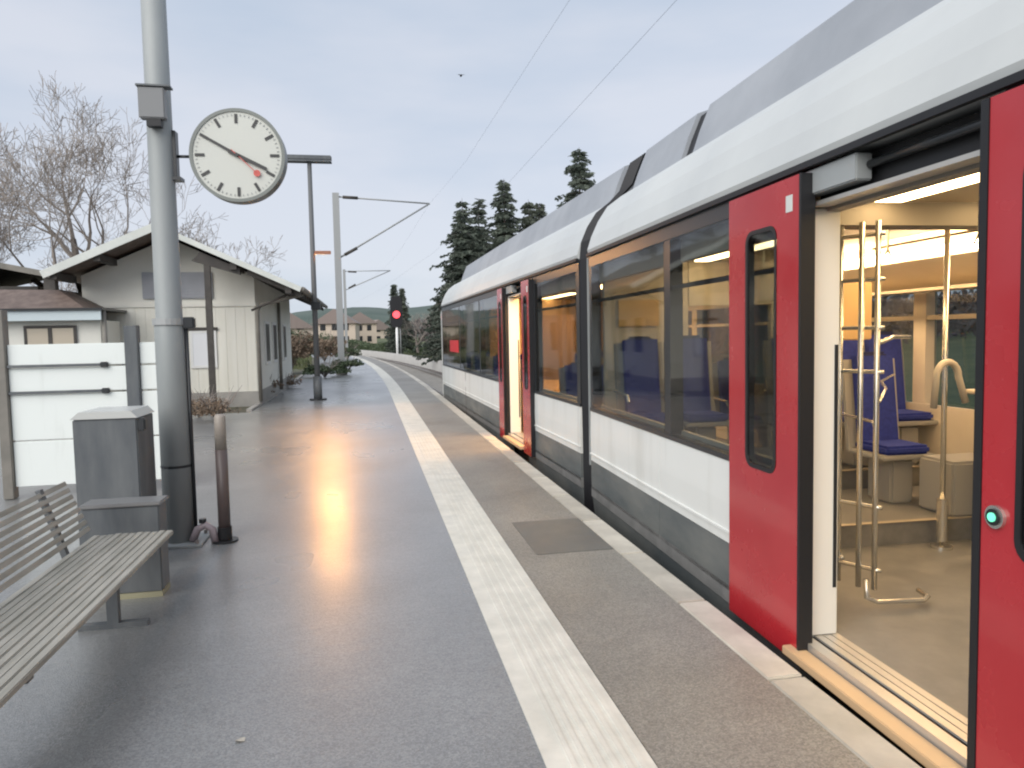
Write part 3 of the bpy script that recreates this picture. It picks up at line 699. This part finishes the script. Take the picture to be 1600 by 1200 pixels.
obj('string_course', box(B(), WL-.02, WR+.02, -.05, -.001, 2.425, 2.50), M_wall, hs)
obj('plinth', box(B(), WL-.03, WR+.03, -.06, yB+.03, -.1, .345), M_conc, hs)
for (xe, ze, s) in ((EL, ZL, -1), (ER, ZR, 1)):
    nrm = Vector((s*(RZ-ze), 0, abs(xe))).normalized()
    r_ = B(); slab(r_, [(0, -1.2, RZ), (xe, -1.2, ze), (xe, yB+.5, ze), (0, yB+.5, RZ)], .07, nrm)
    rf = obj('roof', r_, M_roof, hs)
    v_ = B(); slab(v_, [(0, -1.235, RZ+.02), (xe*1.0, -1.235, ze+.02), (xe, -1.2005, ze+.02), (0, -1.2005, RZ+.02)], .17 if s < 0 else .12, nrm)
    obj('bargeboard', v_, M_barge, rf)
    rr_ = B(); slab(rr_, [(0, -1.2, RZ+.012), (xe, -1.2, ze+.012), (xe, -1.0, ze+.012), (0, -1.0, RZ+.012)], .01, nrm); obj('verge_trim', rr_, M_barge, rf)
    for yy in (-1.1, -.35):      # purlins
        pass
    for f in (.0, .52, .9):
        x = xe*f; z = RZ-.09+(ze-RZ)*f
        obj('purlin', box(B(), x-.07, x+.07, -1.15, 0, z-.17, z-.01), M_dwood, rf)
for yy in [(-1.0+.75*k) for k in range(13)]:
    x0, z0, x1, z1 = WR+.0, wz(WR)+.07, ER-.04, ZR-.085
    pr = B(); prism(pr, [(x0, z0-.14), (x1, z1-.12), (x1, z1), (x0, z0)], 'y', yy, yy+.08); obj('rafter', pr, M_dwood, hs)
# post and knee brace under the overhang
obj('post', box(B(), .97, 1.10, -1.05, -.93, 0, 3.42), M_dwood, hs)
pr = B(); prism(pr, [(.90, 3.62), (1.75, 3.25), (1.75, 3.10), (1.10, 3.30), (.72, 3.42)], 'y', -1.06, -.92); obj('knee_brace', pr, M_dwood, hs)
tb('strut', M_dwood, hs, [(WR, -.6, 2.3), (ER-.35, -.6, ZR-.1)], .03, 6)
tb('downpipe', M_trim, hs, [(ER-.05, -.3, ZR-.1), (WR+.15, -.1, 2.45), (WR+.06, -.08, 2.3), (WR+.06, -.08, .1)], .045, 10)
tb('downpipe', M_trim, hs, [(WR+.08, 4.2, 2.7), (WR+.08, 4.2, .1)], .05, 10)
tb('gutter', M_trim, hs, [(ER+.02, -1.2, ZR-.03), (ER+.02, yB+.5, ZR-.03)], .06, 8)
sw = obj('shutter', box(B(), -.62, .95, -.06, -.002, 2.62, 3.25, .01), M_shut, hs)
for k in range(9): obj('shutter_slat', box(B(), -.58, .91, -.072, -.061, 2.66+k*.064, 2.70+k*.064), M_shut, sw)
def window(root, x0, x1, z0, z1, y=0, fr=M_white, gl=None):
    f = B(); t = .06
    box(f, x0, x1, y-.05, y-.032, z0, z0+t); box(f, x0, x1, y-.05, y-.032, z1-t, z1); box(f, x0, x0+t, y-.05, y-.032, z0+t, z1-t); box(f, x1-t, x1, y-.05, y-.032, z0+t, z1-t)
    fo = obj('window', f, fr, root)
    obj('pane', box(B(), x0+t, x1-t, y-.042, y-.036, z0+t, z1-t), gl or M_white, fo); return fo
window(hs, .38, .98, .95, 1.85, 0, M_white, mat('curtained_pane', (.82, .83, .85), .2)); obj('window_lintel', box(B(), .34, 1.02, -.07, -.031, 1.86, 1.93), M_dwood, hs)
for yy in (1.4, 3.0, 5.6):      # side windows on the platform side
    fo = obj('window', box(B(), WR+.001, WR+.04, yy, yy+.85, .95, 2.1), M_white, hs); obj('pane', box(B(), WR+.041, WR+.045, yy+.08, yy+.77, 1.03, 2.02), M_dk, fo)

# annex with hip roof
an = thing('annex_building', 'low annex with brown hipped roof, pale blue fascia and dark framed window at far left', 'building', (-7.15, 17.6, 0))
obj('wall', box(B(), -3.5, 1.45, 0, 1.3, -.1, 2.1), M_wall, an)
obj('fascia', box(B(), -3.7, 1.55, -.25, -.2, 2.1, 2.31), M_fasc, an)
obj('eaves', box(B(), -3.75, 1.6, -.3, 1.38, 2.311, 2.36), M_dk, an)
r_ = B(); b0 = [(-3.75, -.3, 2.361), (1.25, -.3, 2.361), (1.25, 1.36, 2.361), (-3.75, 1.36, 2.361)]; t0 = [(-3.0, .6, 2.86), (.45, .6, 2.80), (.45, 1.36, 2.80), (-3.0, 1.36, 2.86)]
A = [r_.verts.new(p) for p in b0]; T = [r_.verts.new(p) for p in t0]
for i in range(4): r_.faces.new((A[i], A[(i+1) % 4], T[(i+1) % 4], T[i]))
r_.faces.new(T); r_.faces.new(A[::-1]); obj('roof', r_, M_roof, an)
fw = window(an, -.05, .98, 1.5, 2.0, 0, M_dwood, mat('lit_pane', (.55, .48, .38), .2)); obj('mullion', box(B(), .42, .50, -.055, -.03, 1.56, 1.94), M_dwood, fw)
fw = window(an, -1.3, -.5, 1.5, 2.0, 0, M_trim, M_dk)
tb('downpipe', M_trim, an, [(1.56, -.1, 2.3), (1.56, -.1, .05)], .05, 8)
# taller house behind
nb = thing('neighbour_house', 'dark roofed house partly seen behind the annex at the left edge', 'house', (-11.4, 24, 0))
obj('wall', box(B(), -3, 2.0, 0, 6, -.1, 3.3), M_dwood, nb)
for s, xe, ze in ((1, 3.1, 3.55), (-1, -3.6, 3.4)):
    r_ = B(); slab(r_, [(0, -.6, 4.2), (xe, -.6, ze), (xe, 6.5, ze), (0, 6.5, 4.2)], .16, Vector((s*.9, 0, 3.2))); obj('roof', r_, M_trim, nb)
obj('bracket', box(B(), 2.35, 2.65, -.5, -.3, 2.7, 3.5), M_dwood, nb)
obj('window', box(B(), .2, 1.2, -.05, -.001, 2.7, 3.15), M_dk, nb)

# far small houses
def far_house(lbl, x, y, w_, d_, h_, z0=0, g='village houses beyond the station'):
    f = thing('village_house', lbl, 'house', (x, y, z0), R(random.uniform(-20, 20)), g)
    obj('wall', box(B(), -w_/2, w_/2, 0, d_, -2, h_), M_farwall, f)
    p = B(); prism(p, [(-w_/2-.5, h_-.1), (w_/2+.5, h_-.1), (0, h_+w_*.35)], 'y', -.5, d_+.5); obj('roof', p, M_farroof, f)
    for i in range(3):
        for j in range(2): obj('window', box(B(), -w_/2+w_*(.15+.28*i), -w_/2+w_*(.28+.28*i), -.06, -.001, .8+j*2.4, 2.0+j*2.4), M_dk, f)
far_house('peach walled village house seen between station house and lamp post', -6.2, 150, 8, 8, 4.6)
far_house('small village house with brown roof just right of the lamp post', -1.4, 165, 7, 8, 4.8)
far_house('farthest pale village house right of the catenary masts', 3.2, 210, 8, 9, 3.8)
far_house('low village house with brown roof close to the station house eaves', -13.5, 130, 9, 8, 3.5)

# ------------------------------------------------------------------ lamp post, masts, signal
lp = thing('lamp_post', 'slender dark lamp post with small lit orange side lamp, behind the clock', 'street lamp', (-1.31, 19.95, 0))
tb('post', mat('lamp_post_grey', (.13, .135, .14), .6), lp, [(0, 0, 0), (0, 0, 6.15)], [.075, .055], 12)
tb('base_sleeve', M_box, lp, [(0, 0, 0), (0, 0, .62)], .11, 12)
obj('base_plate', disc(B(), (0, 0, .02), .22, .04, 16, 'z'), M_dk, lp)
hb = box(B(), -.66, .56, -.125, .125, 6.17, 6.29, .02)
box(hb, -.66, .56, -.125, -.110, 6.132, 6.171); box(hb, -.66, .56, .110, .125, 6.125, 6.171)
hd = obj('lamp_head', hb, M_box, lp)
obj('lamp_glass', box(B(), -.60, .50, -.10, .10, 6.164, 6.169), M_fasc, hd)
sl = box(B(), .05, .46, -.07, .07, 3.81, 3.87, .01); box(sl, .05, .46, -.078, -.068, 3.775, 3.845)  # front lip added to keep the light source out of direct camera view
sh_ = obj('side_lamp', sl, mat('orange_brown_arm', (.34, .15, .09), .5), lp)
obj('side_lamp_glass', box(B(), .08, .44, -.03, .06, 3.80, 3.806), M_lamp, sh_)
obj('junction_box', box(B(), -.09, .15, -.12, .08, 2.35, 2.55, .01), M_dk, lp)
ld = bpy.data.lights.new('lamp_light', 'AREA'); ld.shape = 'RECTANGLE'; ld.size = .36; ld.size_y = .03; ld.energy = 36; ld.color = (1, .46, .12); ld.spread = R(105)
lo2 = bpy.data.objects.new('lamp_light', ld); COL.objects.link(lo2); lo2.parent = lp; lo2.location = (.27, -.045, 3.785); lo2.rotation_euler = (R(-68), 0, 0)

def mast(lbl, x, y, h, reach=0, zt=0, zs=0, r=.14):
    m_ = thing('catenary_mast', lbl, 'mast', (x, y, 0), 0, 'catenary masts along the platform')
    obj('post', box(B(), -r, r, -r*.8, r*.8, -.1, h), M_polel, m_)
    obj('foot', box(B(), -r*1.7, r*1.7, -r*1.6, r*1.6, -.05, .12), M_conc, m_)
    if reach:
        tb('top_tube', M_polel, m_, [(0, 0, h-.15), (reach, 0, zt)], .035, 6)
        tb('diagonal_tube', M_polel, m_, [(.1, 0, zs), (reach, 0, zt)], .04, 6)
        tb('insulator', M_dwood, m_, [(.3, 0, h-.17), (.95, 0, h-.2)], .07, 8)
        tb('insulator', M_dwood, m_, [(.3, 0, zs+.12), (.85, 0, zs+.42)], .07, 8)
    return m_
mast('tall grey catenary mast with cantilever arm, second pole right of the clock', -1.15, 33.7, 7.95, 4.1, 7.55, 5.15)
mast('thin dark catenary mast standing farthest along the platform', -1.6, 60, 7.0, 3.6, 6.9, 5.4, .1)
wm = B()
tube(wm, [(3.55, -10, 7.2), (3.5, 12, 7.15), (3.3, 24, 7.2), (2.95, 33.7, 7.55), (2.0, 47, 6.7), (1.3, 60, 6.9), (-1.5, 88, 6.9)], .0024, 4)
tag(obj('messenger_wire', wm, M_dk), 'upper overhead wire running above the train roof', 'wire', 'overhead wires')
wm = B()
tube(wm, [(3.5, -10, 5.25), (3.5, 20, 5.3), (3.1, 33.7, 5.4), (1.3, 60, 5.5), (-1.5, 88, 5.5)], .0024, 4)
tag(obj('contact_wire', wm, M_dk), 'lower overhead contact wire just above the train roof', 'wire', 'overhead wires')
sg = thing('rail_signal', 'black railway signal showing a red light beyond the platform', 'signal', (2.95, 75, -.9))
tb('post', M_white, sg, [(0, 0, 0), (0, 0, 3.6)], .13, 10)
obj('head', prism(B(), [(-.42, 3.5), (.42, 3.5), (.6, 4.0), (.6, 6.1), (.35, 6.6), (-.35, 6.6), (-.6, 6.1), (-.6, 4.0)], 'y', -.15, .15), M_blk, sg)
obj('lens', disc(B(), (.0, -.2, 4.75), .36, .08, 20), M_lens, sg)
obj('hood', disc(B(), (0, -.17, 4.75), .42, .04, 20), M_dk, sg)
tb('ladder', M_polel, sg, [(.35, .1, 0), (.35, .1, 4)], .05, 6)

# ------------------------------------------------------------------ vegetation
def bare_tree(name, lbl, loc, h, seed, spread=.5, depth=6, cat='tree', grp=None, lean=(0, 0)):
    rnd = random.Random(seed); tr = B(); cr = B()
    def grow(p, d, L, r, lvl):
        n = 3; pts = [p]; rs = [r]; dd = d.copy()
        for i in range(n):
            dd = (dd+Vector((rnd.gauss(0, .12), rnd.gauss(0, .12), rnd.gauss(.04, .08)))).normalized()
            pts.append(pts[-1]+dd*L/n); rs.append(max(.008, r*(1-.36*(i+1)/n)))
        tube(tr if lvl < 2 else cr, pts, rs, 7 if lvl < 2 else (4 if lvl < 4 else 3), cap=False)
        if lvl >= depth: return
        kids = 3 if lvl == 0 else rnd.choice((2, 3, 3))
        for k in range(kids):
            t = rnd.uniform(.45, 1) if k else 1
            i = min(n-1, int(t*n)); q = pts[i].lerp(pts[i+1], t*n-i if t < 1 else 1)
            a = rnd.uniform(0, 2*math.pi); s = rnd.uniform(.35, .8)*(1+spread*.5) if k else rnd.uniform(.1, .35)
            side = dd.cross(Vector((math.cos(a), math.sin(a), .3))).normalized()
            nd = (dd*math.cos(s)+side*math.sin(s)+Vector((0, 0, .12))).normalized()
            grow(q, nd, L*rnd.uniform(.62, .84), rs[min(i+1, n)]*rnd.uniform(.6, .8), lvl+1)
    grow(Vector((0, 0, 0)), Vector((lean[0], lean[1], 1)).normalized(), h*.25, h*.024, 0)
    t = thing(name, lbl, cat, loc, 0, grp)
    obj('trunk', tr, M_bark, t); obj('crown', cr, M_twig, t); return t
bare_tree('bare_tree', 'big leafless tree rising behind the station house roof, left of the clock', (-9.3, 29, -.1), 13.5, 11, 1.0, 8)
bare_tree('bare_tree', 'lower leafless tree right behind the station house ridge, under the clock', (-6.7, 31.5, -.1), 8.5, 5, 1.0, 8)
bare_tree('bare_tree', 'leafless tree cut off by the left edge of the photograph', (-14.2, 31, -.1), 11.0, 23, .9, 8)
bare_tree('bare_tree', 'leafless tree between the left edge tree and the big one', (-12.2, 34, -.1), 9.0, 31, .9, 7)
for i, (x, y, h_) in enumerate(((-11, 12, 9), (-14, 6, 10), (-12, 1, 9))):
    bare_tree('bare_tree', ('tall leafless tree beyond the forecourt, outside the left edge', 'taller leafless tree farther left of the forecourt', 'leafless tree behind the photographer, left of the forecourt')[i], (x, y, -.1), h_, 40+i, .6, 6)

def conifer_meshes(seed, h, rad, mneedle, dens=1.0):
    rnd = random.Random(seed); tr = B(); cr = B()
    tube(tr, [(0, 0, 0), (0, 0, h*.5), (0, 0, h)], [h*.016, h*.010, .01], 7, cap=False)
    z = h*.08
    while z < h*.985:
        f = 1-z/h; rr = rad*(f**.75)*rnd.uniform(.75, 1.08)+.12
        nb = max(6, int(15*f*dens)+6)
        a0 = rnd.uniform(0, 6)
        for k in range(nb):
            if rnd.random() < .2: continue
            a = a0+k*2*math.pi/nb+rnd.uniform(-.25, .25); L = rr*rnd.choice((rnd.uniform(.3, .8), rnd.uniform(.8, 1.25), rnd.uniform(.7, 1.4)))
            d = Vector((math.cos(a), math.sin(a), 0)); side = Vector((-d.y, d.x, 0))
            zs = z+rnd.uniform(-.12, .12); tip_up = rnd.uniform(-.38, -.05)
            m_ = max(4, int(L/.11))
            tube(tr, [(0, 0, zs), tuple(d*L*.9+Vector((0, 0, zs+tip_up*L*.8)))], [.02, .006], 3, cap=False)
            for j in range(m_):
                t = (j+.6)/m_; p = d*L*t+Vector((0, 0, zs+tip_up*L*t+.05*rnd.gauss(0, 1)))
                for s in (-1, 1, 0, -.5, .6):
                    w = (.12+.26*(1-t))*rnd.uniform(.6, 1.3)*(1+.3*rad/2)
                    q = p+side*s*w+d*.14*rnd.uniform(.6, 1.4)+Vector((0, 0, rnd.uniform(-.16, .02)))
                    e1 = (q-p)*.5; pp = Vector((0, 0, -.10*rnd.uniform(.4, 1.4)))+side*rnd.uniform(-.05, .05)
                    cr.faces.new([cr.verts.new(x) for x in (p, p+e1+pp*.8, q+pp*.3, p+e1-pp*.35)])
        z += h*.023*rnd.uniform(.8, 1.2)+.02
    return tr, cr
protos = []
def conifer(lbl, x, y, z, h, rad, seed, m=M_needle, grp=None):
    t = thing('conifer', lbl, 'conifer', (x, y, z), random.uniform(0, 6), grp)
    tr, cr = conifer_meshes(seed, h, rad, m); obj('trunk', tr, M_bark, t); obj('crown', cr, m, t); return t
conifer('broad dark fir standing leftmost in the row behind the train', 5.9, 45, 0, 9.9, 2.6, 1)
conifer('tall dark fir second from the left behind the train roof', 8.3, 44, 0, 10.9, 2.9, 2)
conifer('slim pale green fir between the tall firs and the gangway', 10.0, 45, 0, 9.9, 2.2, 3, M_needle2)
conifer('dark fir between the leftmost pair, slightly set back', 7.5, 49, 0, 10.6, 2.7, 4)
conifer('single tall fir peeking over the train roof near the gangway', 12.1, 41, 0, 12.1, 3.8, 5)
conifer('low bushy fir at the foot of the leftmost fir', 5.9, 52, 0, 6.6, 2.2, 6)
conifer('pale ragged fir rising between the gangway fir and the tall firs', 11.4, 48, 0, 10.2, 2.6, 16, M_needle2)
conifer('dark fir low between the two tallest firs, just over the roof edge', 9.2, 50, 0, 9.2, 2.8, 17)
conifer('squat fir filling the gap left of the gangway fir', 13.6, 50, 0, 10.6, 3.0, 18)
conifer('small fir just right of the far red signal', 4.3, 90, 0, 7.6, 1.5, 7, M_needle2)
conifer('narrow dark fir right behind the red signal', 3.1, 84, -.5, 8.0, 1.1, 8)
bare_tree('bare_tree', 'spreading leafless tree showing over the train roof between the firs', (10.6, 47, 0), 9.0, 61, .8, 6)
bare_tree('bare_tree', 'leafless tree low behind the nose of the train', (6.2, 60, 0), 6.5, 63, .8, 6)
bare_tree('bare_tree', 'pale leafless bush tree between the signal and the firs', (5.0, 75, 0), 6.0, 64, .9, 6)

def clump(bm, c, r, n, sz, rnd, flat=.7):
    for _ in range(n):
        d = Vector((rnd.gauss(0, 1), rnd.gauss(0, 1), abs(rnd.gauss(0, 1))*flat)); d = d.normalized()*r*rnd.random()**.4; d.z *= flat
        p = Vector(c)+d; s = sz*rnd.uniform(.5, 1.4); a = Vector((rnd.gauss(0, 1), rnd.gauss(0, 1), rnd.gauss(0, 1))).normalized(); b = a.cross(Vector((rnd.gauss(0, 1), rnd.gauss(0, 1), rnd.gauss(0, 1)))).normalized()
        bm.faces.new([bm.verts.new(x) for x in (p-a*s, p+b*s*.45, p+a*s, p-b*s*.45)])
def shrub(name, lbl, x, y, z, r, hgt, m, n=900, sz=.05, seed=0, twigs=True, grp=None):
    rnd = random.Random(seed+int(x*10)+int(y*7)); t = thing(name, lbl, 'shrub', (x, y, z), 0, grp)
    f = B()
    for k in range(9):
        clump(f, (rnd.uniform(-.6, .6)*r, rnd.uniform(-.5, .5)*r, rnd.uniform(.15, .6)*hgt), r*.5, n//9, sz, rnd, hgt/r*.6)
    obj('foliage', f, m, t)
    tw = B()
    for k in range(26):
        a = rnd.uniform(0, 6.28); tube(tw, [(0, 0, 0), (math.cos(a)*r*.4, math.sin(a)*r*.4, hgt*.55), (math.cos(a)*r*rnd.uniform(.5, 1), math.sin(a)*r*rnd.uniform(.5, 1), hgt*rnd.uniform(.8, 1.25))], [.014, .009, .003], 3, cap=False)
    obj('stems', tw, M_twig, t); return t
shrub('shrub', 'dark rounded shrub at the platform edge just behind the lamp post', -1.75, 31.3, 0, .85, .75, M_leaf, 1800, .06, 1)
shrub('shrub', 'green shrub around the foot of the catenary mast', -.95, 33.2, 0, .75, .8, M_leaf, 1600, .06, 2)
shrub('shrub', 'green plant heap at the foot of the farthest mast', -1.5, 58, 0, 1.0, 1.1, M_leaf, 1200, .09, 3)
gx = [(-3.55, 16.6, 'dry brown shrub below the timber post of the station house', M_dry), (-4.6, 16.9, 'brown shrub before the gable, hidden by the clock pole', M_dry), (-3.0, 15.6, 'low brown plants at the forecourt edge', M_dry), (-3.2, 12.4, 'small bare twiggy bush right behind the clock pole', M_dry), (-2.9, 21.5, 'twiggy shrub along the side wall of the station house', M_dry), (-2.75, 25.5, 'farther twiggy shrub by the far side wall corner', M_dry)]
for i, (x, y, l_, m) in enumerate(gx):
    shrub('shrub', l_, x, y, 0, .6 if i != 3 else .45, .55 if i != 3 else .5, m, 420 if i in (0, 1, 3) else 700, .035, 20+i)
for i, (x, y, r_, h_, l_) in enumerate(((-3.6, 36, 1.6, 2.2, 'dark bushy hedge plant past the station house'), (-4.4, 44, 2.0, 2.6, 'larger dark bush farther along the garden'), (-2.9, 52, 1.5, 2.0, 'olive bush near the farthest mast'), (-3.9, 66, 2.2, 2.6, 'broad bush in the distance left of the masts'))):
    shrub('bush', l_, x, y, 0, r_, h_, M_leaf if i % 2 else M_dry, 2600, .09, 50+i)
# woodland masses (uncountable)
def wood_mass(name, x0, x1, y0, y1, h0, n, m, seed, z0=0, sz=.45):
    rnd = random.Random(seed); f = B()
    for _ in range(n):
        x = rnd.uniform(x0, x1); y = rnd.uniform(y0, y1); hh = h0*(.65+.5*noise.noise((x*.14, y*.05, seed)))
        z = z0+hh*rnd.random()**.7; p = Vector((x+bend(min(y, 200)), y, z)); s = sz*rnd.uniform(.4, 1.3)
        a = Vector((rnd.gauss(0, 1), rnd.gauss(0, 1), rnd.gauss(0, 1.4))).normalized(); b = a.cross(Vector((rnd.gauss(0, 1), rnd.gauss(0, 1), rnd.gauss(0, 1)))).normalized()
        f.faces.new([f.verts.new(x_) for x_ in (p-a*s, p+b*s*.3, p+a*s, p-b*s*.3)])
    obj(name, f, m, None, kind='stuff')
wood_mass('woodland', 13, 75, 75, 110, 5.5, 32000, M_wood2, 3, .5, .4)
wood_mass('woodland', 14, 70, 30, 60, 4.5, 26000, M_wood2, 9, .3, .3)
wood_mass('hedgerow', 10.5, 13, 45, 160, 2.6, 22000, M_leaf, 5, -.5, .22)
wood_mass('hedgerow', -26, -5, 75, 100, 4.0, 22000, M_leaf, 6, -.5, .3)
wood_mass('hedgerow', -60, -15, 36, 46, 3.6, 26000, M_wood2, 12, -.3, .3)
# grass verge between platform end and tracks, far
rnd = random.Random(4); f = B()
for _ in range(9000):
    y = rnd.uniform(40, 130); x = rnd.uniform(5.9, 11)+bend(y) if rnd.random() < .6 else rnd.uniform(-9, -2.8)+bend(y); hh = rnd.uniform(.1, .5)
    s = rnd.uniform(.03, .08); zb = -.93 if x > bend(y) else -.03
    f.faces.new([f.verts.new(q) for q in ((x-s, y, zb), (x+s, y, zb), (x+rnd.uniform(-.1, .1), y, zb+hh))])
obj('tall_grass', f, M_grass, None, kind='stuff')

# bird
bd = thing('bird', 'small dark bird flying in the pale sky above the train', 'bird', (5.35, 40, 15.4))
bb = B(); bmesh.ops.create_icosphere(bb, subdivisions=2, radius=.06); bmesh.ops.scale(bb, vec=(1, 2.4, .9), verts=bb.verts[:]); obj('body', bb, M_blk, bd, smooth=True)
for s in (-1, 1):
    w_ = B(); w_.faces.new([w_.verts.new(p) for p in ((0, .06, .02), (s*.16, .09, .08), (s*.27, -.02, .02), (s*.12, -.05, .05), (0, -.06, .02))]); obj('wing', w_, M_blk, bd)
# fallen leaves on the wet platform
rnd = random.Random(9); lf = []
for i, (x, y) in enumerate(((-.55, 3.02), (.08, 2.45), (-.62, 2.5))):
    b_ = B(); b_.faces.new([b_.verts.new((.018*math.cos(a)*(1.5 if k % 2 else 1), .013*math.sin(a), .004+.004*math.sin(a*2))) for k, a in enumerate([2*math.pi*j/8 for j in range(8)])])
    o = obj('fallen_leaf', b_, M_cop); o.location = (x, y, .002); o.rotation_euler = (0, 0, i*1.3)
    tag(o, ('tiny pale leaf on wet asphalt, farther one left', 'tiny pale leaf on wet asphalt nearest the tactile strip', 'tiny pale leaf near the bottom left of the wet asphalt')[i], 'leaf', 'pale leaves on the platform')
